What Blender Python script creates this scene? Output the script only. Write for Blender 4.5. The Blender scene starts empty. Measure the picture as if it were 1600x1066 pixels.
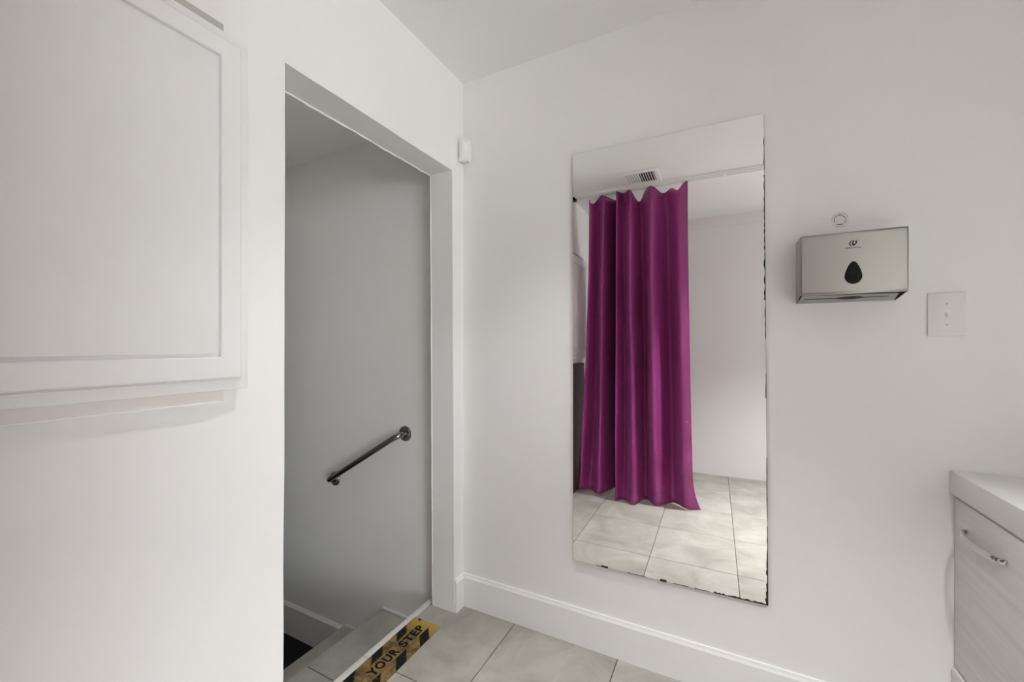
import bpy, bmesh, math, random
from mathutils import Vector, Matrix
random.seed(7)
scene = bpy.context.scene
COL = scene.collection

# ------------------------------------------------------------------ camera
cam_d = bpy.data.cameras.new('camera')
cam = bpy.data.objects.new('camera', cam_d); COL.objects.link(cam)
cam.location = (1.0926, -1.6195, 1.22)
cam.rotation_euler = (math.pi/2, 0, 0.4756)
cam_d.sensor_width = 36; cam_d.lens = 36*642.47/1600
cam_d.shift_y = 6.85/1600
cam_d.clip_start = 0.02
scene.camera = cam

# ------------------------------------------------------------------ world / exposure
SKY = 8.8; SUN = 75.0; FILL_LAMPS = (350.0, 70.0)
w = bpy.data.worlds.new('overcast_sky'); scene.world = w; w.use_nodes = True
bg = w.node_tree.nodes['Background']
bg.inputs[0].default_value = (.94, .975, 1.0, 1); bg.inputs[1].default_value = SKY
vs = scene.view_settings
vs.view_transform = 'Standard'; vs.look = 'None'; vs.gamma = 1; vs.use_curve_mapping = False
vs.exposure = 0.20
scene.cycles.max_bounces = 16; scene.cycles.diffuse_bounces = 10; scene.cycles.glossy_bounces = 6
scene.cycles.transparent_max_bounces = 8

# room constants (metres). corner of the two photographed walls is the origin
CEIL = 2.4525; TH = 0.125
DY0, DY1, DZ = -0.0898, -0.8884, 2.0122     # doorway
RX, BY = 2.30, -2.764                      # right wall, back wall
HX, HY = 6.0, -7.0                         # the open hall to the right reaches to here
STUB = -1.12                               # the right wall ends here, open beyond
WIN = (-6.9, -2.75, 0.08, 2.30)             # glazed wall of the hall (y0,y1,z0,z1), far outside the frame

def portal(loc, rot, sx, sy):
    l = bpy.data.lights.new('daylight_portal', 'AREA'); l.shape = 'RECTANGLE'; l.size = sx; l.size_y = sy
    l.cycles.is_portal = True
    o = bpy.data.objects.new('daylight_portal', l); COL.objects.link(o); o.location = loc; o.rotation_euler = rot
portal((HX+0.16, (WIN[0]+WIN[1])/2, (WIN[2]+WIN[3])/2), (0, math.pi/2, 0), WIN[3]-WIN[2], WIN[1]-WIN[0])
sun_d = bpy.data.lights.new('sun', 'SUN'); sun_d.energy = SUN; sun_d.angle = math.radians(1.2); sun_d.color = (1, .97, .92)
sun = bpy.data.objects.new('sun', sun_d); COL.objects.link(sun); sun.location = (9, -4, 8)
sun.rotation_euler = (0, math.radians(46), 0)     # falls through the glazed wall onto the hall floor

# ------------------------------------------------------------------ materials
def srgb(r, g, b):
    f = lambda c: (c/255/12.92) if c/255 <= .04045 else ((c/255+.055)/1.055)**2.4
    return (f(r), f(g), f(b), 1)
class NT:
    def __init__(s, name):
        s.m = bpy.data.materials.new(name); s.m.use_nodes = True
        s.t = s.m.node_tree; s.b = s.t.nodes['Principled BSDF']
    def n(s, k, **kw):
        x = s.t.nodes.new(k)
        for a, v in kw.items(): setattr(x, a, v)
        return x
    def l(s, a, b): s.t.links.new(a, b)
def plain(name, col, rough=.5, metal=0, spec=.5, bump=0, bscale=60, var=0, vscale=3, coat=0, stretch=None):
    q = NT(name); b = q.b
    b.inputs['Base Color'].default_value = (*col[:3], 1)
    b.inputs['Roughness'].default_value = rough; b.inputs['Metallic'].default_value = metal
    b.inputs['Specular IOR Level'].default_value = spec; b.inputs['Coat Weight'].default_value = coat
    geo = q.n('ShaderNodeNewGeometry'); src = geo.outputs['Position']
    if stretch:
        mp = q.n('ShaderNodeMapping'); mp.inputs['Scale'].default_value = stretch; q.l(src, mp.inputs[0]); src = mp.outputs[0]
    if var:
        nz = q.n('ShaderNodeTexNoise'); nz.inputs['Scale'].default_value = vscale; nz.inputs['Detail'].default_value = 6
        q.l(src, nz.inputs['Vector'])
        mx = q.n('ShaderNodeMix', data_type='RGBA')
        q.l(nz.outputs['Fac'], mx.inputs['Factor'])
        mx.inputs['A'].default_value = (*[c*(1-var) for c in col[:3]], 1)
        mx.inputs['B'].default_value = (*[min(1, c*(1+var)) for c in col[:3]], 1)
        q.l(mx.outputs['Result'], b.inputs['Base Color'])
    if bump:
        nb = q.n('ShaderNodeTexNoise'); nb.inputs['Scale'].default_value = bscale; nb.inputs['Detail'].default_value = 4
        q.l(src, nb.inputs['Vector'])
        bp = q.n('ShaderNodeBump'); bp.inputs['Strength'].default_value = bump; bp.inputs['Distance'].default_value = .004
        q.l(nb.outputs['Fac'], bp.inputs['Height']); q.l(bp.outputs[0], b.inputs['Normal'])
    return q.m
M = {}
M['wall'] = plain('white_wall_paint', (.87, .868, .86), .5, spec=.3, bump=.12, bscale=14, var=.012, vscale=2)
M['stair_wall'] = plain('stairwell_wall_paint', (.90, .897, .885), .45, spec=.3, bump=.25, bscale=7, var=.02, vscale=3)
M['reveal'] = plain('door_reveal_paint', (.78, .775, .76), .35, spec=.5, bump=.35, bscale=25)
M['ceil'] = plain('ceiling_paint', (.87, .868, .86), .7, spec=.2, bump=.05, bscale=40)
M['trim'] = plain('white_gloss_trim', (.87, .87, .86), .35, bump=.08, bscale=20)
M['cab'] = plain('white_cabinet_lacquer', (.86, .86, .855), .4, bump=.05, bscale=15, var=.01)
M['cabbox'] = plain('cabinet_box_paint', (.80, .765, .745), .6, var=.04, vscale=12)
M['toprail_shade'] = plain('shaded_cabinet_edge', (.46, .445, .43), .6)  # grey stands in for the shade along the cabinet box top
M['plastic'] = plain('white_plastic', (.80, .80, .78), .35)
M['counter'] = plain('white_quartz', (.80, .795, .775), .3, var=.01, vscale=30)
M['chrome'] = plain('polished_chrome', (.62, .62, .61), .08, metal=1)
M['blackchrome'] = plain('dark_chrome', (.24, .24, .235), .10, metal=1)
M['black'] = plain('black_plastic', (.006, .006, .006), .45, spec=.2)
M['darkglass'] = plain('dark_window_plastic', (.006, .006, .006), .15, spec=.35)
M['blackpaint'] = plain('desilvered_mirror_edge', (.012, .012, .011), .6)
M['mirroredge'] = plain('mirror_glass_edge', (.20, .21, .20), .25, var=.3, vscale=40)
M['steel'] = plain('brushed_stainless_steel', (.47, .462, .44), .42, metal=1, bump=.06, bscale=60, stretch=(1, 1, 14))
M['steel_shaded'] = plain('shaded_steel_tray', (.40, .395, .38), .3, metal=1)  # darker copy of the steel, underside shade put into the colour
M['hallfloor'] = plain('hall_floor_stone', (.56, .545, .51), .4, var=.1, vscale=3)
M['grout'] = plain('dark_grout', (.07, .065, .058), .9)
M['landing'] = plain('black_landing_floor', (.006, .006, .006), .9)  # one even near-black colour for the landing floor
M['brown'] = plain('dark_brown_wood', (.060, .034, .024), .5, var=.4, vscale=8, stretch=(8, 8, .6))
M['ventdark'] = plain('duct_black', (.01, .01, .01), .8)
M['concrete'] = plain('terrace_concrete', (.6, .59, .57), .8, var=.05)
M['ink'] = plain('black_ink', (.006, .006, .006), .5)
M['greyink'] = plain('grey_ink', (.10, .10, .095), .5)
M['matink'] = plain('mat_letter_print', (.006, .004, .004), .7, spec=.15)
M['lightgrey_door'] = plain('white_door_paint', (.8, .8, .79), .4)

def mk_mirror():
    q = NT('mirror_silver'); q.b.inputs['Metallic'].default_value = 1; q.b.inputs['Roughness'].default_value = 0.0
    q.b.inputs['Base Color'].default_value = (.965, .975, .965, 1); return q.m
M['mirror'] = mk_mirror()
def mk_tile():
    q = NT('greige_stone_tile'); b = q.b
    geo = q.n('ShaderNodeNewGeometry'); oi = q.n('ShaderNodeObjectInfo')
    ad = q.n('ShaderNodeVectorMath', operation='ADD')
    sc = q.n('ShaderNodeVectorMath', operation='SCALE'); cb = q.n('ShaderNodeCombineXYZ')
    for i in range(3): q.l(oi.outputs['Random'], cb.inputs[i])
    q.l(cb.outputs[0], sc.inputs[0]); sc.inputs['Scale'].default_value = 37
    q.l(geo.outputs['Position'], ad.inputs[0]); q.l(sc.outputs[0], ad.inputs[1])
    n1 = q.n('ShaderNodeTexNoise'); n1.inputs['Scale'].default_value = 4.5; n1.inputs['Detail'].default_value = 9; n1.inputs['Roughness'].default_value = .62; n1.inputs['Distortion'].default_value = .7
    q.l(ad.outputs[0], n1.inputs['Vector'])
    r = q.n('ShaderNodeValToRGB')
    e = r.color_ramp.elements
    e[0].position = .30; e[0].color = (.285, .272, .240, 1)
    e[1].position = .70; e[1].color = (.47, .455, .415, 1)
    q.l(n1.outputs['Fac'], r.inputs[0]); q.l(r.outputs[0], b.inputs['Base Color'])
    n2 = q.n('ShaderNodeTexNoise'); n2.inputs['Scale'].default_value = 18; n2.inputs['Detail'].default_value = 5; q.l(ad.outputs[0], n2.inputs['Vector'])
    mr = q.n('ShaderNodeMapRange'); mr.inputs['To Min'].default_value = .28; mr.inputs['To Max'].default_value = .5
    q.l(n2.outputs['Fac'], mr.inputs['Value']); q.l(mr.outputs[0], b.inputs['Roughness'])
    bp = q.n('ShaderNodeBump'); bp.inputs['Strength'].default_value = .05; bp.inputs['Distance'].default_value = .003
    q.l(n2.outputs['Fac'], bp.inputs['Height']); q.l(bp.outputs[0], b.inputs['Normal'])
    return q.m
M['tile'] = mk_tile()
M['nosing'] = plain('pale_tile_edging', (.70, .685, .65), .4, var=.03, vscale=12)
def mk_wood():
    q = NT('pale_grey_wood_laminate'); b = q.b
    geo = q.n('ShaderNodeNewGeometry'); mp = q.n('ShaderNodeMapping'); mp.inputs['Scale'].default_value = (1, 1.3, 26)
    q.l(geo.outputs['Position'], mp.inputs[0])
    n1 = q.n('ShaderNodeTexNoise'); n1.inputs['Scale'].default_value = 1.6; n1.inputs['Detail'].default_value = 8; n1.inputs['Roughness'].default_value = .65; n1.inputs['Distortion'].default_value = .4
    q.l(mp.outputs[0], n1.inputs['Vector'])
    r = q.n('ShaderNodeValToRGB'); e = r.color_ramp.elements
    e[0].position = .3; e[0].color = (.60, .585, .56, 1); e[1].position = .72; e[1].color = (.745, .735, .71, 1)
    q.l(n1.outputs['Fac'], r.inputs[0]); q.l(r.outputs[0], b.inputs['Base Color']); b.inputs['Roughness'].default_value = .45
    return q.m
M['wood'] = mk_wood()
def mk_satin():
    q = NT('purple_satin'); b = q.b
    b.inputs['Base Color'].default_value = (.30, .036, .195, 1)
    b.inputs['Roughness'].default_value = .42; b.inputs['Specular IOR Level'].default_value = .6
    b.inputs['Sheen Weight'].default_value = .12; b.inputs['Sheen Roughness'].default_value = .4
    b.inputs['Sheen Tint'].default_value = (.9, .5, .8, 1)
    geo = q.n('ShaderNodeNewGeometry')
    # pale lint specks, thicker towards the hem
    v = q.n('ShaderNodeTexVoronoi'); v.inputs['Scale'].default_value = 24; q.l(geo.outputs['Position'], v.inputs['Vector'])
    lt = q.n('ShaderNodeMath', operation='LESS_THAN'); lt.inputs[1].default_value = .085; q.l(v.outputs['Distance'], lt.inputs[0])
    sx = q.n('ShaderNodeSeparateXYZ'); q.l(geo.outputs['Position'], sx.inputs[0])
    mr = q.n('ShaderNodeMapRange'); mr.inputs['From Min'].default_value = .1; mr.inputs['From Max'].default_value = 1.1
    mr.inputs['To Min'].default_value = .55; mr.inputs['To Max'].default_value = 0; q.l(sx.outputs['Z'], mr.inputs['Value'])
    sc = q.n('ShaderNodeSeparateColor'); q.l(v.outputs['Color'], sc.inputs[0])
    l2 = q.n('ShaderNodeMath', operation='LESS_THAN'); q.l(sc.outputs[0], l2.inputs[0]); q.l(mr.outputs[0], l2.inputs[1])
    mu = q.n('ShaderNodeMath', operation='MULTIPLY'); q.l(lt.outputs[0], mu.inputs[0]); q.l(l2.outputs[0], mu.inputs[1])
    m5 = q.n('ShaderNodeMath', operation='MULTIPLY'); q.l(mu.outputs[0], m5.inputs[0]); m5.inputs[1].default_value = .6
    mx = q.n('ShaderNodeMix', data_type='RGBA'); q.l(m5.outputs[0], mx.inputs['Factor'])
    mx.inputs['A'].default_value = (.30, .036, .195, 1); mx.inputs['B'].default_value = (.7, .6, .65, 1)
    q.l(mx.outputs['Result'], b.inputs['Base Color'])
    return q.m
M['satin'] = mk_satin()
def mk_mat():
    q = NT('worn_black_yellow_mat'); b = q.b
    geo = q.n('ShaderNodeNewGeometry'); s = q.n('ShaderNodeSeparateXYZ'); q.l(geo.outputs['Position'], s.inputs[0])
    def math_(op, a, bb=None):
        x = q.n('ShaderNodeMath', operation=op)
        for i, vv in enumerate((a, bb)):
            if vv is None: continue
            if isinstance(vv, (int, float)): x.inputs[i].default_value = vv
            else: q.l(vv, x.inputs[i])
        return x.outputs[0]
    # diagonal stripe phase:  (-(Y) - 1.12 X - c) mod .138
    t = math_('SUBTRACT', math_('MULTIPLY', s.outputs['Y'], -1), math_('MULTIPLY', s.outputs['X'], 1.12))
    t = math_('ADD', t, 10*.138 - .391)
    md = math_('MODULO', t, .138)
    stripe = math_('LESS_THAN', md, .058)
    d = math_('ABSOLUTE', math_('ADD', s.outputs['X'], .071))
    band = math_('GREATER_THAN', d, .030)
    blk = math_('MULTIPLY', stripe, band)
    n = q.n('ShaderNodeTexNoise'); n.inputs['Scale'].default_value = 22; n.inputs['Detail'].default_value = 8; n.inputs['Roughness'].default_value = .75
    q.l(geo.outputs['Position'], n.inputs['Vector'])
    r = q.n('ShaderNodeValToRGB'); e = r.color_ramp.elements
    e[0].position = .38; e[0].color = (.085, .048, .024, 1); e[1].position = .68; e[1].color = (.34, .235, .075, 1)
    q.l(n.outputs['Fac'], r.inputs[0])
    # cleaner yellow at the far end, wear in the middle
    far = q.n('ShaderNodeMapRange'); far.inputs['From Min'].default_value = -.27; far.inputs['From Max'].default_value = -.19
    q.l(s.outputs['Y'], far.inputs['Value'])
    my = q.n('ShaderNodeMix', data_type='RGBA'); q.l(far.outputs[0], my.inputs['Factor']); q.l(r.outputs[0], my.inputs['A']); my.inputs['B'].default_value = (.40, .29, .065, 1)
    n2 = q.n('ShaderNodeTexNoise'); n2.inputs['Scale'].default_value = 60; n2.inputs['Detail'].default_value = 4; q.l(geo.outputs['Position'], n2.inputs['Vector'])
    r2 = q.n('ShaderNodeValToRGB'); r2.color_ramp.elements[0].position = .62; r2.color_ramp.elements[0].color = (.008, .008, .009, 1)
    r2.color_ramp.elements[1].position = .78; r2.color_ramp.elements[1].color = (.16, .15, .14, 1); q.l(n2.outputs['Fac'], r2.inputs[0])
    mx = q.n('ShaderNodeMix', data_type='RGBA'); q.l(blk, mx.inputs['Factor']); q.l(my.outputs['Result'], mx.inputs['A']); q.l(r2.outputs[0], mx.inputs['B'])
    q.l(mx.outputs['Result'], b.inputs['Base Color']); b.inputs['Roughness'].default_value = .65; b.inputs['Specular IOR Level'].default_value = .2
    return q.m
M['mat'] = mk_mat()
def mk_glass():
    q = NT('window_glass'); q.t.nodes.remove(q.b); out = q.t.nodes['Material Output']
    tr = q.n('ShaderNodeBsdfTransparent'); gl = q.n('ShaderNodeBsdfGlossy'); gl.inputs['Roughness'].default_value = .02
    fr = q.n('ShaderNodeFresnel'); fr.inputs[0].default_value = 1.45
    mx = q.n('ShaderNodeMixShader'); q.l(fr.outputs[0], mx.inputs[0]); q.l(tr.outputs[0], mx.inputs[1]); q.l(gl.outputs[0], mx.inputs[2])
    q.l(mx.outputs[0], out.inputs[0]); return q.m
M['glass'] = mk_glass()

# ------------------------------------------------------------------ builders
ORG = {}
def tag(o, label=None, cat=None, group=None, kind=None):
    for k, v in (('label', label), ('category', cat), ('group', group), ('kind', kind)):
        if v: o[k] = v
    return o
def thing(name, loc, label, cat, group=None):
    o = bpy.data.objects.new(name, None); COL.objects.link(o); o.location = loc; o.empty_display_size = .05
    ORG[o] = Vector(loc); return tag(o, label, cat, group)
def obj(name, bm, mat, parent=None, smooth=False, base=None):
    """bm is in world coordinates."""
    if parent is not None: org = ORG[parent]
    elif base is not None: org = Vector(base)
    else: org = Vector((0, 0, 0))
    bmesh.ops.translate(bm, verts=bm.verts, vec=-org)
    bmesh.ops.recalc_face_normals(bm, faces=bm.faces)
    me = bpy.data.meshes.new(name); bm.to_mesh(me); bm.free()
    me.materials.append(M[mat] if isinstance(mat, str) else mat)
    if smooth:
        for p in me.polygons: p.use_smooth = True
        if smooth != 'full':
            me.set_sharp_from_angle(angle=math.radians(40))
    o = bpy.data.objects.new(name, me); COL.objects.link(o)
    if parent is not None: o.parent = parent
    else: o.location = org
    ORG[o] = org
    return o
def add_box(bm, x0, x1, y0, y1, z0, z1, bev=0, seg=2):
    xs, ys, zs = sorted((x0, x1)), sorted((y0, y1)), sorted((z0, z1))
    t = bmesh.new()
    v = [t.verts.new((x, y, z)) for x in xs for y in ys for z in zs]
    for f in ((0,1,3,2),(4,6,7,5),(0,4,5,1),(2,3,7,6),(0,2,6,4),(1,5,7,3)): t.faces.new([v[i] for i in f])
    if bev: bmesh.ops.bevel(t, geom=t.edges[:], offset=bev, segments=seg, affect='EDGES', profile=.5)
    merge(bm, t)
def merge(bm, t, mtx=None):
    me = bpy.data.meshes.new('tmp'); 
    if mtx is not None: bmesh.ops.transform(t, matrix=mtx, verts=t.verts)
    t.to_mesh(me); t.free(); bm.from_mesh(me); bpy.data.meshes.remove(me)
def box(name, b, mat, parent=None, bev=0, seg=2, **kw):
    bm = bmesh.new(); add_box(bm, *b, bev=bev, seg=seg)
    return obj(name, bm, mat, parent, smooth=bool(bev), **kw)
def boxes(name, bs, mat, parent=None, bev=0, **kw):
    bm = bmesh.new()
    for b in bs: add_box(bm, *b, bev=bev)
    return obj(name, bm, mat, parent, smooth=bool(bev), **kw)
def add_prism(bm, pts, axis, a0, a1, bev=0):
    """extrude 2-D polygon along an axis. axis 0: pts=(y,z); 1: (x,z); 2: (x,y)"""
    t = bmesh.new()
    mk = {0: lambda p, a: (a, p[0], p[1]), 1: lambda p, a: (p[0], a, p[1]), 2: lambda p, a: (p[0], p[1], a)}[axis]
    A = [t.verts.new(mk(p, a0)) for p in pts]; B = [t.verts.new(mk(p, a1)) for p in pts]
    t.faces.new(A); t.faces.new(B[::-1])
    for i in range(len(pts)):
        j = (i+1) % len(pts); t.faces.new((A[i], B[i], B[j], A[j]))
    bmesh.ops.recalc_face_normals(t, faces=t.faces)
    if bev: bmesh.ops.bevel(t, geom=t.edges[:], offset=bev, segments=2, affect='EDGES', profile=.5)
    merge(bm, t)
def add_tube(bm, pts, r, seg=16, cap=True):
    """swept tube along 3-D points; r scalar or list"""
    pts = [Vector(p) for p in pts]; n = len(pts); rr = r if isinstance(r, (list, tuple)) else [r]*n
    up = None; rings = []
    for i, p in enumerate(pts):
        d = (pts[min(i+1, n-1)] - pts[max(i-1, 0)]).normalized()
        if up is None: up = Vector((0, 0, 1)) if abs(d.z) < .9 else Vector((1, 0, 0))
        s = d.cross(up).normalized(); up = s.cross(d).normalized()
        rings.append([bm.verts.new(p + (s*math.cos(a)+up*math.sin(a))*rr[i]) for a in [2*math.pi*k/seg for k in range(seg)]])
    for a, b in zip(rings, rings[1:]):
        for k in range(seg): bm.faces.new((a[k], a[(k+1) % seg], b[(k+1) % seg], b[k]))
    if cap: bm.faces.new(rings[0][::-1]); bm.faces.new(rings[-1])
def add_cyl(bm, c, axis, r, h, seg=24, r2=None):
    c = Vector(c); d = Vector(axis).normalized()
    add_tube(bm, [c, c+d*h], [r, r if r2 is None else r2], seg)
def struct(o): o['kind'] = 'structure'; return o

# ================================================================== SETTING
# ---- walls
bm = bmesh.new()
random.seed(3)
def rough(a, b, n, j=.0012):
    out = []
    for i in range(1, n):
        t = i/n; out.append((a[0]+(b[0]-a[0])*t + random.uniform(-j, j), a[1]+(b[1]-a[1])*t + random.uniform(-j, j)))
    return out
P = [(-2.95, -.02), (DY1-.004, -.02)] + rough((DY1-.004, 0), (DY1+.002, DZ), 14) + [(DY1+.002, DZ)] + rough((DY1, DZ), (DY0, DZ), 10) + [(DY0, DZ)] + \
    rough((DY0, DZ), (DY0+.016, 0), 14) + [(DY0+.016, -.02), (.14, -.02), (.14, 2.6), (-2.95, 2.6)]
add_prism(bm, P, 0, -TH, 0)
wall_left = struct(obj('wall_left', bm, 'wall'))
# inner lining of doorway (hand painted, slightly glossier)
wall_front = struct(box('wall_front', (0, 2.45, 0, .14, -.02, 2.6), 'wall'))
def wall_hole(name, axis, a0, a1, u0, u1, z0, z1, h, mat='wall'):
    hu0, hu1, hz0, hz1 = h; B = []
    mk = (lambda u, v, c, d: (a0, a1, u, v, c, d)) if axis == 0 else (lambda u, v, c, d: (u, v, a0, a1, c, d))
    B += [mk(u0, hu0, z0, z1), mk(hu1, u1, z0, z1), mk(hu0, hu1, hz1, z1)]
    if hz0 > z0+.03: B.append(mk(hu0, hu1, z0, hz0))
    return struct(boxes(name, B, mat))
wall_right = struct(box('wall_right', (RX, RX+.14, STUB, 0, -.02, 2.6), 'wall'))
wall_hall = wall_hole('wall_hall_right', 0, HX, HX+.14, HY, 0, -.02, 2.6, WIN)
struct(box('wall_hall_front', (RX+.14, HX, 0, .14, -.02, 2.6), 'wall'))
struct(box('wall_hall_back', (2.08, HX, HY-.14, HY, -.02, 2.6), 'wall'))
struct(box('wall_hall_left', (2.08, 2.22, HY, BY, -.02, 2.6), 'wall'))
struct(boxes('floor_hall', [(RX+.001, HX, HY, 0, -.10, 0), (2.08, RX+.001, HY, BY, -.10, 0)], 'hallfloor'))
struct(boxes('ceiling_hall', [(RX+.001, HX, HY, 0, CEIL, CEIL+.1), (2.08, RX+.001, HY, BY, CEIL, CEIL+.1)], 'ceil'))
wall_back = struct(box('wall_back', (0, 2.08, BY-.14, BY, -.02, 2.6), 'wall'))
struct(box('ceiling', (0, RX, BY, 0, CEIL, CEIL+.1), 'ceil'))
# header strip high on the back wall
struct(box('trim_1', (0, RX, BY, BY+.008, 2.355, CEIL), 'wall'))
# paint ridge along the far edge of the door head and jamb
bm = bmesh.new()
pts = [(-TH+.002, DY1 + (DY0-DY1)*i/24, DZ-.001+random.uniform(-.0015, .0015)) for i in range(25)]
add_tube(bm, pts, [.0035+random.uniform(-.001, .0012) for _ in pts], 8)
pts = [(-TH+.002, DY0+.016*(1-i/24)+random.uniform(-.001, .001), DZ*i/24) for i in range(25)]
add_tube(bm, pts, [.003+random.uniform(-.001, .001) for _ in pts], 8)
struct(obj('trim_2', bm, 'wall', smooth='full'))

# ---- baseboards (stepped top)
BB = [(0, 0), (.012, 0), (.012, .134), (.008, .142), (.006, .150), (0, .150)]
bm = bmesh.new(); add_prism(bm, [(-a, z) for a, z in BB], 0, .0, 1.685)
struct(obj('baseboard_front', bm, 'trim'))
bm = bmesh.new(); add_prism(bm, BB, 1, DY0+.018, -.0125)
struct(obj('baseboard_left', bm, 'trim'))

# ---- floor: grout bed + tiles
floor = struct(box('floor', (-.165, RX, BY, 0, -.10, -.0025), 'grout'))
S = .448; GX = .2771; GY = -.004; G = .0016
xs = [-.1395, GX] + [GX+S*k for k in range(1, 5)] + [RX]
ys = [-.0015] + [GY-S*k for k in range(1, 7)] + [BY+.001]
tile_cache = {}
def tile(x0, x1, y0, y1, z, parent, th=.012, name='tile'):
    key = (round(x1-x0, 3), round(y1-y0, 3), th)
    if key not in tile_cache:
        t = bmesh.new(); add_box(t, 0, x1-x0, 0, y1-y0, -th, 0, bev=.0012, seg=1)
        me = bpy.data.meshes.new('tile'); t.to_mesh(me); t.free(); me.materials.append(M['tile']); tile_cache[key] = me
    o = bpy.data.objects.new(name, tile_cache[key]); COL.objects.link(o); o.parent = parent
    o.location = Vector((x0, y0, z)) - ORG[parent]; return o
for i in range(len(xs)-1):
    for j in range(len(ys)-1):
        x0, x1, y1, y0 = xs[i]+G, xs[i+1]-G, ys[j]-G, ys[j+1]+G
        if i == 0 and j >= 2: x0 = .001
        tile(x0, x1, y0, y1, 0, floor)
# pale edging strip along the top step
for (a, b) in ((-.0015, -.449), (-.451, -.90)):
    box('edging_strip', (-.168, -.1384, a, b, -.012, .0006), 'nosing', floor, bev=.002)

# ---- stairwell shell
SW0, SW1 = -2.7, -TH
struct(box('wall_stairs_right', (SW0, -TH, 0, .14, -.75, 2.6), 'stair_wall'))
struct(box('wall_stairs_left', (SW0, -TH, -1.05, -.94, -.75, 2.6), 'stair_wall'))
struct(box('wall_stairs_end', (SW0-.1, SW0, -1.05, .14, -.75, 2.6), 'stair_wall'))
struct(box('ceiling_stairs', (SW0, -TH, -.94, 0, 2.316, 2.42), 'stair_wall'))
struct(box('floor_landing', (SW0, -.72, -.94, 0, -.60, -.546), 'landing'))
# baseboard of the landing
bm = bmesh.new(); add_prism(bm, [(-.0, -.546), (-.015, -.546), (-.015, -.372), (-.004, -.356), (0, -.356)], 0, SW0, -.806)
struct(obj('baseboard_stairs', bm, 'trim'))

# ---- staircase going down
st = thing('staircase', (-.5, -.45, -.546), 'tiled staircase going down behind the doorway', 'stairs')
boxes('step_core', [(-.165, -.50, -.94, 0, -.546, -.186), (-.50, -.785, -.94, 0, -.546, -.363)], 'grout', st)
Z1, Z2 = -.174, -.350
for k, (xa, xb, z) in enumerate(((-.520, -.166, Z1), (-.802, -.502, Z2))):
    for (ya, yb) in ((-.438, -.0015), (-.9385, -.4415)):
        tile(xa, xb, ya, yb, z, st, name='tread_tile')
for k, (x, za, zb) in enumerate(((-.166, -.013, Z1), (-.502, Z1-.0125, Z2), (-.787, Z2-.0125, -.545))):
    for (ya, yb) in ((-.438, -.0015), (-.9385, -.4415)):
        box('riser_tile', (x-.002, x+.004, ya, yb, zb+.001, za), 'tile', st)
# thin plaster bead where each tread meets the wall
for (xa, xb, z) in ((-.505, -.17, Z1), (-.79, -.51, Z2)):
    box('plaster_bead', (xa, xb, -.007, -.0005, z+.0003, z+.013), 'trim', st, bev=.002)

# ---- glazed wall of the hall (far outside the frame), with mullions, and the terrace beyond
fr_ = [(HX+.03, HX+.10, WIN[0], WIN[1], WIN[2], WIN[2]+.06), (HX+.03, HX+.10, WIN[0], WIN[1], WIN[3]-.06, WIN[3])]
NP = 4; st_ = (WIN[1]-WIN[0])/NP
for k in range(NP+1):
    y_ = WIN[0]+st_*k; fr_.append((HX+.03, HX+.10, max(WIN[0], y_-.03), min(WIN[1], y_+.03), WIN[2]+.06, WIN[3]-.06))
wn = struct(boxes('window_1', fr_, 'trim'))
for k in range(NP):
    box('pane', (HX+.062, HX+.068, WIN[0]+st_*k+.03, WIN[0]+st_*(k+1)-.03, WIN[2]+.06, WIN[3]-.06), 'glass', wn)
struct(box('floor_terrace', (HX+.14, 14, -14, 6, -.20, -.02), 'concrete'))

# ================================================================== THINGS
# ---- wall cabinet with framed door (left)
CY0, CY1, CZ0, CZ1 = -1.004, -2.0, 1.112, 1.973
cab = thing('wall_cabinet', (0, -1.5, 1.085), 'large white framed wall cabinet left of the doorway', 'cabinet')
box('cabinet_box', (.0005, .018, -1.055, -1.95, 1.085, 1.995), 'cabbox', cab, bev=.001)
bm = bmesh.new()
add_prism(bm, [(CY0, CZ0), (CY0, CZ1), (CY1, CZ1), (CY1, CZ0)], 0, .018, .029, bev=.003)
door = obj('door', bm, 'cab', cab, smooth=True)
def mitre(name, a, b, c, d):
    """frame board with bevelled edges; polygon in (y,z)"""
    bm = bmesh.new(); t = bmesh.new(); add_prism(t, [a, b, c, d], 0, .0285, .0405)
    ed = [e for e in t.edges if all(v.co.x > .040 for v in e.verts) and (abs(e.verts[0].co.y-e.verts[1].co.y) < .001 or abs(e.verts[0].co.z-e.verts[1].co.z) < .001)]
    bmesh.ops.bevel(t, geom=ed, offset=.0045, segments=3, affect='EDGES', profile=.6); merge(bm, t)
    return obj(name, bm, 'cab', door, smooth=True)
o_, i_ = .021, .068
y0, y1, z0, z1 = CY0-o_, CY1+o_, CZ0+.029, CZ1-.024
Y0, Y1, Z0, Z1_ = CY0-i_, CY1+i_, CZ0+.081, CZ1-i_
mitre('stile', (y0, z0), (Y0, Z0), (Y0, Z1_), (y0, z1)); mitre('stile', (y1, z0), (y1, z1), (Y1, Z1_), (Y1, Z0))
mitre('rail', (y0, z0), (y1, z0), (Y1, Z0), (Y0, Z0)); mitre('rail', (y0, z1), (Y0, Z1_), (Y1, Z1_), (y1, z1))
bm = bmesh.new(); add_prism(bm, [(Y0-.011, Z0+.007), (Y0-.011, Z1_-.010), (Y1+.011, Z1_-.010), (Y1+.011, Z0+.007)], 0, .0285, .0385, bev=.0018)
obj('panel', bm, 'cab', door, smooth=True)
box('box_top_shade', (.0182, .0195, -1.056, -1.95, 1.9735, 1.9945), 'toprail_shade', cab)  # thin strip added for the shade above the door
box('box_lip', (.0005, .0205, -1.06, -1.95, 1.0825, 1.0862), 'cab', cab, bev=.0008)
# second bead line low on the door
box('bead', (.0285, .0325, y0+.001, y1-.001, CZ0+.020, CZ0+.026), 'cab', door, bev=.001)

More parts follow.
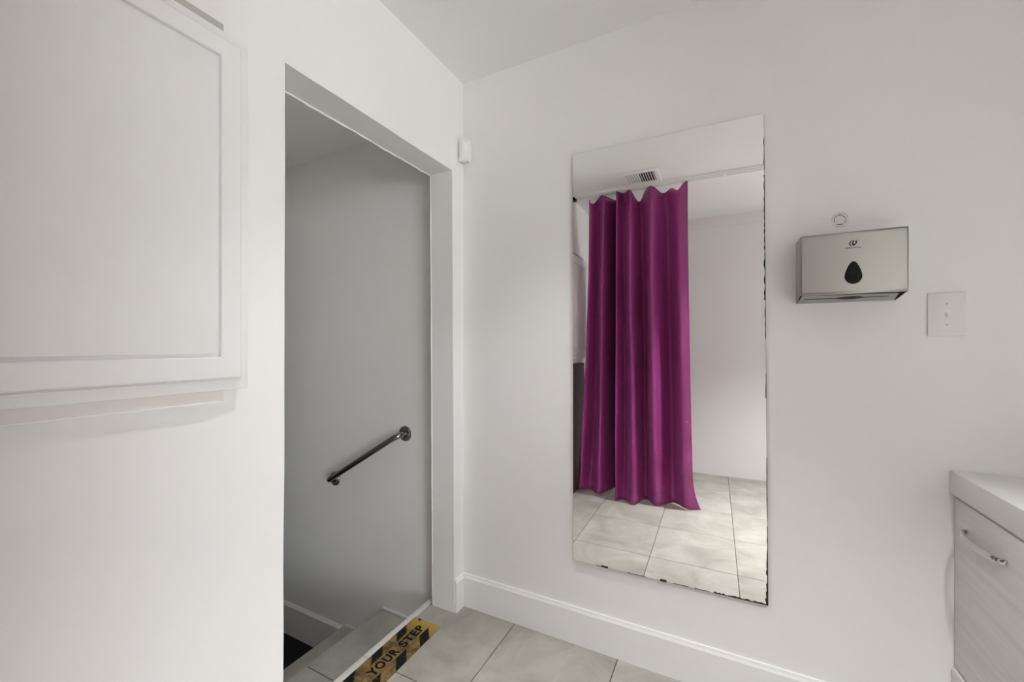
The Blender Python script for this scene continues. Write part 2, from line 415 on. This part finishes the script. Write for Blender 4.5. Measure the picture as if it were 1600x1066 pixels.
# ---- dark board under the cabinet, only seen in the mirror
bd = box('wooden_board', (.0005, .018, -1.50, -1.98, .001, 1.075), 'brown', bev=.003)
tag(bd, 'dark brown wooden board against the wall beside the curtain, reflected in the mirror', 'board')

# ---- mirror
mr = thing('wall_mirror', (.88, 0, .35), 'tall frameless wall mirror with chipped black edges, reflecting a purple curtain', 'mirror')
MC = [(.5475, .3465), (1.2235, .3535), (1.2115, 1.9965), (.5445, 1.9985)]   # x,z corners
MROT = Matrix.Translation(Vector((.88, 0, 1.18))) @ Matrix.Rotation(math.radians(.46), 4, 'Z') @ Matrix.Rotation(math.radians(-.11), 4, 'X') @ Matrix.Translation(Vector((-.88, 0, -1.18)))
def mirror_piece(name, poly, ya, yb, mat, bev=0):
    bm = bmesh.new(); add_prism(bm, poly, 1, ya, yb, bev=bev)
    bmesh.ops.transform(bm, matrix=MROT, verts=bm.verts); return obj(name, bm, mat, mr)
cx_, cz_ = .882, 1.175
grow = lambda g: [(x+(g if x > cx_ else -g), z+(g if z > cz_ else -g)) for x, z in MC]
mirror_piece('backing', grow(.0012), -.0085, -.0035, 'mirroredge')
mirror_piece('glass', MC, -.0125, -.0086, 'mirror')
random.seed(11)
def edge_chip(a, b, depth, n):
    """ragged black sliver running along the mirror edge from a to b (x,z); inward = toward centre"""
    a, b = Vector((a[0], a[1])), Vector((b[0], b[1])); d = (b-a); nrm = Vector((-d.y, d.x)).normalized()
    if nrm.dot(Vector((cx_, cz_))-a) < 0: nrm = -nrm
    out = [a - nrm*.0012]; 
    inner = [a + d*(k/n) + nrm*(depth*random.uniform(.15, 1)) for k in range(n+1)]
    poly = [(a-nrm*.001)[:], *[p[:] for p in inner], (b-nrm*.001)[:]]
    mirror_piece('worn_edge', poly, -.0130, -.0124, 'blackpaint')
R0, R1 = Vector(MC[1]), Vector(MC[2]); L0 = Vector(MC[0])
on = lambda p, q, t: (p+(q-p)*t)
for (ta, tb, dp, n) in ((.0, .03, .009, 6), (.03, .075, .006, 8), (.075, .16, .0035, 9), (.17, .30, .002, 9), (.42, .47, .002, 6), (.54, .62, .0022, 8), (.62, .72, .0045, 14), (.72, .80, .0035, 12), (.80, .875, .0025, 9), (.885, .95, .0022, 8)):
    edge_chip(on(R0, R1, ta), on(R0, R1, tb), dp, n)
for (ta, tb, dp, n) in ((.0, .13, .006, 14), (.13, .24, .006, 12), (.26, .33, .002, 6), (.36, .44, .0015, 6), (.58, .68, .0015, 6), (.80, .86, .0022, 5)):
    edge_chip(on(R0, L0, ta), on(R0, L0, tb), dp, n)
def clip(x, z, w_, h_, mat):
    bm = bmesh.new(); add_box(bm, x-w_/2, x+w_/2, -.0165, -.0005, z-h_/2, z+h_/2, bev=.0012); bmesh.ops.transform(bm, matrix=MROT, verts=bm.verts); obj('clip', bm, mat, mr, smooth=True)
clip(.894, .3515, .022, .006, 'blackpaint'); clip(.676, .3495, .026, .005, 'blackpaint'); clip(1.2145, 1.935, .005, .026, 'plastic')

# ---- paper towel dispenser
DX0, DX1, DYF, DB, DT = 1.302, 1.549, -.100, 1.364, 1.554
dp = thing('paper_towel_dispenser', (1.425, 0, DB), 'brushed steel paper towel dispenser with teardrop window on the wall', 'dispenser')
bm = bmesh.new()
t = bmesh.new()
prof = [(-.001, DB-.009), (DYF+.001, DB+.009), (DYF, DB+.012), (DYF, DT-.006), (DYF+.004, DT), (-.001, DT+.004)]
A = [t.verts.new((DX0, y, z)) for y, z in prof]; B = [t.verts.new((DX1, y, z)) for y, z in prof]
n = len(prof)
t.faces.new(A); t.faces.new(B[::-1])
for i in range(n):
    if i == 0: continue           # open underside
    j = (i+1) % n; t.faces.new((A[i], B[i], B[j], A[j]))
bmesh.ops.recalc_face_normals(t, faces=t.faces)
ed = [e for e in t.edges if len(e.link_faces) == 2 and e.calc_length() > .06 and min(v.co.y for v in e.verts) < DYF+.006]
bmesh.ops.bevel(t, geom=ed, offset=.005, segments=3, affect='EDGES', profile=.5)
merge(bm, t)
obj('housing', bm, 'steel', dp, smooth=True)
# underside: black plate for the shade inside, inclined tray with a slit and a lens-shaped finger opening
def under(poly_xy, lift, thick):
    b = bmesh.new(); zz = lambda y: DB-.009 + (-.001-y)*(.018/.100)
    t_ = bmesh.new(); add_prism(t_, poly_xy, 2, 0, thick)
    for v in t_.verts: v.co.z += zz(v.co.y) + lift
    merge(b, t_); return b
obj('throat_shade', under([(DX0+.003, -.002), (DX1-.003, -.002), (DX1-.003, -.098), (DX0+.003, -.098)], .012, .002), 'black', dp)
obj('tray', under([(DX0+.003, -.002), (DX1-.003, -.002), (DX1-.010, -.062), (DX0+.006, -.080)], .0025, .003), 'steel_shaded', dp)
obj('slit', under([(DX0+.016, -.040), (DX1-.024, -.040), (DX1-.024, -.043), (DX0+.016, -.043)], .0018, .001), 'black', dp)
obj('finger_opening', under([(1.432+.036*math.cos(a), -.0415+.014*math.sin(a)*abs(math.sin(a))) for a in [2*math.pi*k/32 for k in range(32)]], .0015, .0012), 'black', dp)
# teardrop sight window
def teardrop(cx, zb, zt, hw, n=40):
    pts = []
    h = zt-zb; zc = zb+h*.36
    for k in range(n):
        a = 2*math.pi*k/n; c, s = math.cos(a), math.sin(a)
        if s <= 0: x, z = hw*c, zc + s*(zc-zb)
        else:
            z = zc + s*(zt-zc); x = hw*c*(1-.28*s)
            x = math.copysign(abs(x)**1.0, c)
        pts.append((cx+x, z))
    return pts
bm = bmesh.new(); add_prism(bm, teardrop(1.428, 1.399, 1.465, .0205), 1, DYF-.0025, DYF+.001, bev=.0009); obj('window_bezel', bm, 'black', dp, smooth=True)
bm = bmesh.new(); add_prism(bm, [(1.4275+.0105*math.cos(a), 1.4355+.0165*math.sin(a)) for a in [2*math.pi*k/28 for k in range(28)]], 1, DYF-.0032, DYF-.0020); obj('sight_glass', bm, 'darkglass', dp)
# logo: a crescent embracing a slanted ring, with a fine line of lettering
lg = bmesh.new()
def ring(cx, cz, ro, ri, a0, a1, slant=.25, sx=.8, n=24, off=0, cw=0):
    o = []; i = []
    for k in range(n+1):
        a = a0+(a1-a0)*k/n; x, z = math.cos(a), math.sin(a)
        o.append((cx+ro*x*sx+ro*z*slant, cz+ro*z)); i.append((cx+cw+ri*x*sx+ri*z*slant, cz+ri*z))
    return o, i
def add_ring(bm, o, i, y):
    vo = [bm.verts.new((p[0], y, p[1])) for p in o]; vi = [bm.verts.new((p[0], y, p[1])) for p in i]
    for k in range(len(vo)-1): bm.faces.new((vo[k], vo[k+1], vi[k+1], vi[k]))
YL = DYF-.0004
add_ring(lg, *ring(1.4305, 1.5185, .0080, .0032, math.radians(110), math.radians(430), sx=.72), YL)
add_ring(lg, *ring(1.4255, 1.5185, .0085, .0075, math.radians(95), math.radians(265), sx=.85, cw=.0022), YL)
add_ring(lg, *ring(1.4385, 1.5255, .0012, .0003, 0, 2*math.pi, slant=0, sx=1, n=12), YL)
obj('logo', lg, 'ink', dp)
def text_mesh(body, size, align='CENTER', extr=0, spacing=1, bold=0):
    cu = bpy.data.curves.new('txt', 'FONT'); cu.body = body; cu.size = size; cu.align_x = align; cu.extrude = extr; cu.space_character = spacing
    cu.resolution_u = 3; cu.offset = bold
    o = bpy.data.objects.new('txt', cu); COL.objects.link(o)
    dg = bpy.context.evaluated_depsgraph_get(); dg.update()
    me = bpy.data.meshes.new_from_object(o.evaluated_get(dg))
    bpy.data.objects.remove(o); bpy.data.curves.remove(cu)
    b = bmesh.new(); b.from_mesh(me); bpy.data.meshes.remove(me); return b
def fit(bm, x0, x1, h=None):
    xs_ = [v.co.x for v in bm.verts]; ys_ = [v.co.y for v in bm.verts]
    sx = (x1-x0)/(max(xs_)-min(xs_)); sy = (h/(max(ys_)-min(ys_))) if h else sx; mx, my = min(xs_), min(ys_)
    for v in bm.verts: v.co.x = x0+(v.co.x-mx)*sx; v.co.y = (v.co.y-my)*sy
# the line of lettering under the logo is too fine to read: a row of tiny strokes
tb = bmesh.new(); random.seed(5); x_ = 1.409
while x_ < 1.4455:
    w_ = random.uniform(.0016, .0026); h_ = random.uniform(.0017, .0022)
    add_box(tb, x_, x_+w_, YL-.0001, YL+.0002, 1.5035, 1.5035+h_); x_ += w_+.0005
obj('lettering', tb, 'ink', dp)

# ---- round sticker above the dispenser
sk = thing('round_sticker', (1.4165, 0, 1.590), 'small round clear sticker above the paper towel dispenser', 'sticker')
bm = bmesh.new(); add_prism(bm, [(1.4165+.0225*math.cos(a), 1.6145+.0245*math.sin(a)) for a in [2*math.pi*k/40 for k in range(40)]], 1, -.0008, -.0001); obj('disc', bm, 'plastic', sk)
bm = bmesh.new()
for (a0, a1, ro, ri) in ((60, 200, .0165, .0145), (235, 300, .0168, .0140), (310, 380, .0165, .0152), (20, 62, .0150, .0128), (80, 100, .0168, .0130)):
    add_ring(bm, *ring(1.4165, 1.6145, ro, ri, math.radians(a0), math.radians(a1), slant=0, sx=.92), -.0010)
for (a0, a1) in ((20, 80), (85, 175), (230, 300)):
    add_ring(bm, *ring(1.4165, 1.6145, .0224, .0216, math.radians(a0), math.radians(a1), slant=0, sx=.93), -.0010)
obj('print', bm, 'greyink', sk)

# ---- light switch
sw = thing('light_switch', (1.659, 0, 1.247), 'white toggle light switch on the wall above the counter', 'switch')
bm = bmesh.new(); add_box(bm, 1.6195, 1.6985, -.006, -.0003, 1.2465, 1.3715, bev=.002); obj('plate', bm, 'plastic', sw, smooth=True)
box('toggle_surround', (1.6535, 1.6645, -.0068, -.0055, 1.297, 1.321), 'trim', sw)
bm = bmesh.new(); add_prism(bm, [(-.006, 1.304), (-.006, 1.316), (-.017, 1.3005), (-.0165, 1.2955)], 0, 1.6555, 1.6625, bev=.001); obj('toggle', bm, 'plastic', sw, smooth=True)
for z in (1.339, 1.279):
    bm = bmesh.new(); add_cyl(bm, (1.659, -.0055, z), (0, -1, 0), .0028, .0012, 14); s_ = obj('screw', bm, 'plastic', sw)
    box('screw_slot', (1.6583, 1.6597, -.0069, -.0066, z-.0022, z+.0022), 'greyink', s_)

# ---- motion sensor in the corner
ms = thing('motion_sensor', (.02, -.02, 2.08), 'small white motion sensor mounted in the corner beside the doorway', 'sensor')
SM = Matrix.Translation(Vector((.019, -.019, 2.126))) @ Matrix.Rotation(math.radians(45), 4, 'Z')   # local -Y looks into the room
bm = bmesh.new(); t = bmesh.new()
rows = [(-.052, .026, .016), (-.048, .029, .024), (-.030, .0295, .034), (-.022, .0295, .036), (.022, .0295, .036), (.034, .029, .033), (.048, .027, .024), (.052, .024, .018)]
rg = []
for z, hw, d in rows:
    sec = [(-hw, .006), (-hw, -d*.45)] + [(hw*math.sin(a), -d*.45-d*.55*math.cos(a)) for a in [math.radians(-75+15*k) for k in range(11)]] + [(hw, -d*.45), (hw, .006)]
    rg.append([t.verts.new((x, y, z)) for x, y in sec])
for a, b in zip(rg, rg[1:]):
    for k in range(len(a)): t.faces.new((a[k], a[(k+1) % len(a)], b[(k+1) % len(a)], b[k]))
t.faces.new(rg[0]); t.faces.new(rg[-1][::-1])
merge(bm, t, SM); obj('sensor_body', bm, 'plastic', ms, smooth=True)
bm = bmesh.new(); t = bmesh.new()
sec = [(.0225*math.sin(a), -.0166-.0208*math.cos(a)) for a in [math.radians(-60+12*k) for k in range(11)]]
lo = [t.verts.new((x, y, -.021)) for x, y in sec]; hi = [t.verts.new((x, y, .021)) for x, y in sec]
lo2 = [t.verts.new((x*.9, y+.006, -.023)) for x, y in sec]; hi2 = [t.verts.new((x*.9, y+.006, .023)) for x, y in sec]
for k in range(10):
    t.faces.new((lo[k], lo[k+1], hi[k+1], hi[k])); t.faces.new((lo2[k], lo2[k+1], lo[k+1], lo[k])); t.faces.new((hi[k], hi[k+1], hi2[k+1], hi2[k]))
merge(bm, t, SM); obj('lens', bm, 'cab', ms, smooth=True)
bm = bmesh.new(); add_box(bm, -.033, .033, .0, .010, -.050, .050, bev=.003)
t = bm; bmesh.ops.transform(t, matrix=SM, verts=t.verts); obj('mounting_plate', t, 'plastic', ms, smooth=True)
bm = bmesh.new(); add_cyl(bm, (0, -.012, -.0575), (0, 0, 1), .004, .007, 12); bmesh.ops.transform(bm, matrix=SM, verts=bm.verts); obj('screw', bm, 'plastic', ms, smooth=True)

# ---- grab rail in the stairwell
gr = thing('grab_rail', (-.61, 0, .46), 'chrome grab rail slanting down the stairwell wall', 'handrail')
F1, F2 = Vector((-.354, 0, .769)), Vector((-.872, 0, .462))
dv = (F2-F1).normalized(); out = Vector((0, -1, 0)); PR = .060; RB = .045
pts = [F1+out*.002, F1+out*(PR-RB)]
for k in range(1, 9):
    a = k/8*math.pi/2; pts.append(F1 + out*(PR-RB+RB*math.sin(a)) + dv*(RB*(1-math.cos(a))))
e = [F2+out*.002, F2+out*(PR-RB)]
for k in range(1, 9):
    a = k/8*math.pi/2; e.append(F2 + out*(PR-RB+RB*math.sin(a)) - dv*(RB*(1-math.cos(a))))
pts += e[::-1]
bm = bmesh.new(); add_tube(bm, pts, .0145, 20); obj('bar', bm, 'blackchrome', gr, smooth=True)
for F in (F1, F2):
    bm = bmesh.new(); add_tube(bm, [F+out*.0003, F+out*.003, F+out*.007, F+out*.008], [.039, .039, .036, .030], 32); fl = obj('flange', bm, 'blackchrome', gr, smooth=True)
    for k in range(3):
        a = math.radians(90+120*k+25)
        bm = bmesh.new(); c = F + Vector((.026*math.cos(a), -.0075, .026*math.sin(a))); add_tube(bm, [c, c+out*.002, c+out*.003], [.0045, .0045, .003], 12); obj('screw', bm, 'chrome', fl, smooth=True)

# ---- warning mat on the top step
mt = thing('step_mat', (-.07, -.48, 0), 'worn black and yellow anti-slip strip lettered YOUR STEP on the floor', 'mat')
bm = bmesh.new(); add_prism(bm, [(-.1385, -.178), (.0035, -.178), (.0075, -.80), (-.1335, -.80)], 2, .0008, .0022); obj('strip', bm, 'mat', mt)
def mat_word(txt, ya, yb):
    b = text_mesh(txt, .05, bold=.0020, spacing=1.12); fit(b, ya, yb, .0415)
    # thicken strokes slightly
    for v in b.verts:
        yy, up_ = v.co.x, v.co.y
        v.co = Vector((-.0495-up_, yy, .0026))
    return b
for wd, a, b_ in (('WATCH', -.745, -.555), ('YOUR', -.512, -.367), ('STEP', -.345, -.214)):
    obj('lettering', mat_word(wd, a, b_), 'matink', mt)

# ---- counter run on the right: base cabinet unit and worktop
CXF = 1.6666
bc = thing('base_cabinet', (1.98, -.6, 0), 'pale grey wood-grain base cabinet with drawers at the right edge', 'cabinet')
box('carcass', (1.70, RX-.001, -1.14, -.002, .10, .797), 'wood', bc)
box('plinth', (1.74, RX-.001, -1.14, -.002, .001, .099), 'wood', bc)
def drawer(y0, y1, z0, z1, xf):
    d_ = box('drawer_front', (xf, 1.6995, y0, y1, z0, z1), 'wood', bc, bev=.0015)
    return d_
def pull(d_, ya, yb, z, xf):
    bm = bmesh.new()
    L = yb-ya; t = bmesh.new(); N = 25; H = .009
    # bow pull: flat faceted strap with feet, tapering ends
    path = []
    for k in range(N):
        u = k/(N-1); s = min(1, math.sin(math.pi*u)**.45*1.0); path.append((xf-.003-.024*s, ya+L*u))
    rings_ = []
    for k, (x, y) in enumerate(path):
        hh = H*(.75+.25*math.sin(math.pi*k/(N-1)))
        rings_.append([t.verts.new((x, y, z-hh)), t.verts.new((x-.003, y, z-hh*.55)), t.verts.new((x-.003, y, z+hh*.55)), t.verts.new((x, y, z+hh)), t.verts.new((x+.005, y, z+hh*.8)), t.verts.new((x+.005, y, z-hh*.8))])
    for a, b in zip(rings_, rings_[1:]):
        for k in range(6): t.faces.new((a[k], a[(k+1) % 6], b[(k+1) % 6], b[k]))
    t.faces.new(rings_[0]); t.faces.new(rings_[-1][::-1])
    merge(bm, t); obj('handle', bm, 'chrome', d_, smooth=True)
XF = 1.6755
for (ya, yb) in ((-.006, -.568), (-.572, -1.138)):
    d_ = drawer(ya, yb, .310, .788, XF); pull(d_, ya-.065 if ya > -.1 else ya-.19, ya-.245 if ya > -.1 else ya-.37, .716, XF)
    d2 = drawer(ya, yb, .105, .305, XF-.006)
wt = box('worktop', (CXF, RX-.001, -1.16, -.002, .799, .8637), 'counter', bev=.002)
tag(wt, 'thick white worktop on the grey wood-grain base cabinet', 'worktop')

# ---- added fill downlights, unseen, to brighten floor, walls and stairs
q_ = NT('fill_light_diffuser'); q_.b.inputs['Emission Color'].default_value = (1, .985, .965, 1); q_.b.inputs['Emission Strength'].default_value = 6
def fill_downlight(LX, LY, power, cone, label):
    lp = thing('ceiling_fill_light', (LX, LY, CEIL-.012), label, 'lamp', 'added fill lights')
    bm = bmesh.new()
    prof = [(.066, -.0005), (.092, -.0005), (.092, -.006), (.084, -.010), (.070, -.010), (.066, -.006)]
    rg = [[bm.verts.new((LX+r*math.cos(a), LY+r*math.sin(a), CEIL+z)) for a in [2*math.pi*k/36 for k in range(36)]] for r, z in prof]
    for a, b in zip(rg, rg[1:]+rg[:1]):
        for k in range(36): bm.faces.new((a[k], a[(k+1) % 36], b[(k+1) % 36], b[k]))
    obj('trim_ring', bm, 'trim', lp, smooth=True)
    bm = bmesh.new(); add_cyl(bm, (LX, LY, CEIL-.0045), (0, 0, 1), .066, .004, 36); obj('diffuser', bm, q_.m, lp)
    d = bpy.data.lights.new('fill_downlight', 'SPOT'); d.energy = power; d.spot_size = math.radians(cone); d.spot_blend = 1.0; d.shadow_soft_size = .06; d.color = (1, .995, .985)
    o = bpy.data.objects.new('fill_downlight', d); COL.objects.link(o); o.parent = lp
fill_downlight(1.55, -1.42, FILL_LAMPS[0], 91, 'round fill light added in the ceiling above the camera')
fill_downlight(.62, -.66, FILL_LAMPS[1], 84, 'round fill light added in the ceiling near the doorway, above the mirror')

# ---- curtain track on the ceiling
TY = -1.690
tk = thing('curtain_track', (1.15, TY, CEIL-.03), 'white ceiling curtain track with a black end stop, reflected in the mirror', 'curtain track')
boxes('rail', [(.03, RX-.02, TY-.022, TY-.014, CEIL-.016, CEIL-.0005), (.03, RX-.02, TY+.014, TY+.022, CEIL-.016, CEIL-.0005), (.03, RX-.02, TY-.014, TY+.014, CEIL-.006, CEIL-.0005),
      (.03, RX-.02, TY+.045, TY+.055, CEIL-.014, CEIL-.0005)], 'trim', tk)
box('rail_joint', (1.118, 1.136, TY-.025, TY+.058, CEIL-.017, CEIL-.0003), 'trim', tk, bev=.002)
box('end_stop', (.006, .0295, TY-.026, TY+.026, CEIL-.030, CEIL-.0005), 'black', tk, bev=.002)
hooks_x = [.145, .225, .335, .43, .565, .66, .76, .875]
for x in hooks_x:
    bm = bmesh.new(); add_tube(bm, [(x, TY, CEIL-.0065), (x, TY, CEIL-.0175)], .0025, 8); add_box(bm, x-.006, x+.006, TY-.009, TY+.009, CEIL-.014, CEIL-.0065)
    obj('glider', bm, 'plastic', tk)

# ---- purple curtain
cur = thing('curtain', (.5, -1.72, 0), 'purple satin curtain hanging in folds, reflected in the mirror', 'curtain')
# key folds: (x_top, x_bottom, y_offset towards the mirror (+) / away (-) )
KEY = [(.133, .026, -.030), (.158, .062, .045), (.203, .128, -.050), (.262, .222, .050), (.332, .320, -.230), (.372, .360, .060), (.408, .410, -.035), (.478, .508, .075),
       (.540, .562, -.105), (.630, .665, .070), (.735, .775, -.090), (.828, .870, .055), (.884, .925, .045)]
def key_at(s):
    k = min(int(s), len(KEY)-2); f = s-k; g = (1-math.cos(math.pi*f))/2
    a, b = KEY[k], KEY[k+1]
    return (a[0]+(b[0]-a[0])*f, a[1]+(b[1]-a[1])*f, a[2]+(b[2]-a[2])*g)
def gauss(x, c, w_): return math.exp(-((x-c)/w_)**2)
NU, NV = 300, 70
bm = bmesh.new(); grid = []
for j in range(NV+1):
    v = j/NV; row = []
    for i in range(NU+1):
        s = (len(KEY)-1)*i/NU
        xt, xb, yo = key_at(s)
        sp = v**1.5
        x = xt+(xb-xt)*sp
        y = -1.695 - .04*min(1, v*2) + 1.25*yo*(.55+.5*min(1, v*3))*(1-.45*max(0, (v-.85)/.15)) + .012*math.sin(9*v+s*1.7)*v
        dip = .060*gauss(xt, .170, .026)+.014*gauss(xt, .275, .03)+.074*gauss(xt, .522, .033)+.042*gauss(xt, .70, .045)+.060*gauss(xt, .815, .036)
        ztop = 2.4355-dip
        zb = .030 if xt < .33 else .006
        z = ztop + (zb-ztop)*v
        # heading tape gathers
        y += .012*math.sin(s*math.pi*2)*max(0, 1-abs(v-.03)/.03)
        # flare and drag of the hem near the floor
        h = max(0, (v-.90)/.10)
        if xt >= .33:
            y += .040*h*h*gauss(xt, .42, .12) - .045*h*gauss(xt, .88, .16); x += .045*h*h*gauss(xt, .88, .09) - .0*h
            z += .003*h*(.5+.5*math.sin(s*2.1))
        else:
            x += -.004*h*gauss(xt, .13, .05)
        # soft creases low down
        y += .006*math.sin(23*z+7*x)*gauss(z, .35, .3)
        row.append(bm.verts.new((x, y, max(z, .003))))
    grid.append(row)
for j in range(NV):
    for i in range(NU): bm.faces.new((grid[j][i], grid[j][i+1], grid[j+1][i+1], grid[j+1][i]))
fb = obj('fabric', bm, 'satin', cur, smooth='full')
md = fb.modifiers.new('cloth_thickness', 'SOLIDIFY'); md.thickness = .0025; md.offset = 0
# stitched hem band
bm = bmesh.new(); hem = []
for i in range(0, NU+1):
    a, b = grid_pts = (fb.data.vertices[(NV-3)*(NU+1)+i].co, None)
    hem.append(a+ORG[fb]+Vector((0, .0022, 0)))
add_tube(bm, hem, .0012, 6); obj('hem_stitching', bm, 'satin', cur, smooth='full')

# ---- ceiling vent
vt = thing('ceiling_vent', (.575, -1.475, CEIL-.02), 'white louvred air vent on the ceiling, reflected in the mirror', 'vent')
VX0, VX1, VY0, VY1 = .445, .710, -1.620, -1.375
zt = CEIL-.0004; fb_ = .032
boxes('frame', [(VX0, VX1, VY0, VY0+fb_, zt-.013, zt), (VX0, VX1, VY1-fb_, VY1, zt-.010, zt), (VX0, VX0+fb_, VY0+fb_, VY1-fb_, zt-.010, zt), (VX1-fb_, VX1, VY0+fb_, VY1-fb_, zt-.010, zt)], 'trim', vt, bev=.002)
box('duct', (VX0+fb_, VX1-fb_, VY0+fb_, VY1-fb_, zt-.0015, zt), 'ventdark', vt)
for k in range(12):
    x = VX0+fb_+.008+k*(VX1-VX0-2*fb_-.016)/11; tl = (-1 if k < 6 else 1)*.0045
    bm = bmesh.new(); add_prism(bm, [(x-tl-.0008, zt-.002), (x-tl+.0008, zt-.002), (x+tl+.0008, zt-.011), (x+tl-.0008, zt-.011)], 1, VY0+fb_, VY1-fb_); obj('louvre', bm, 'trim', vt)
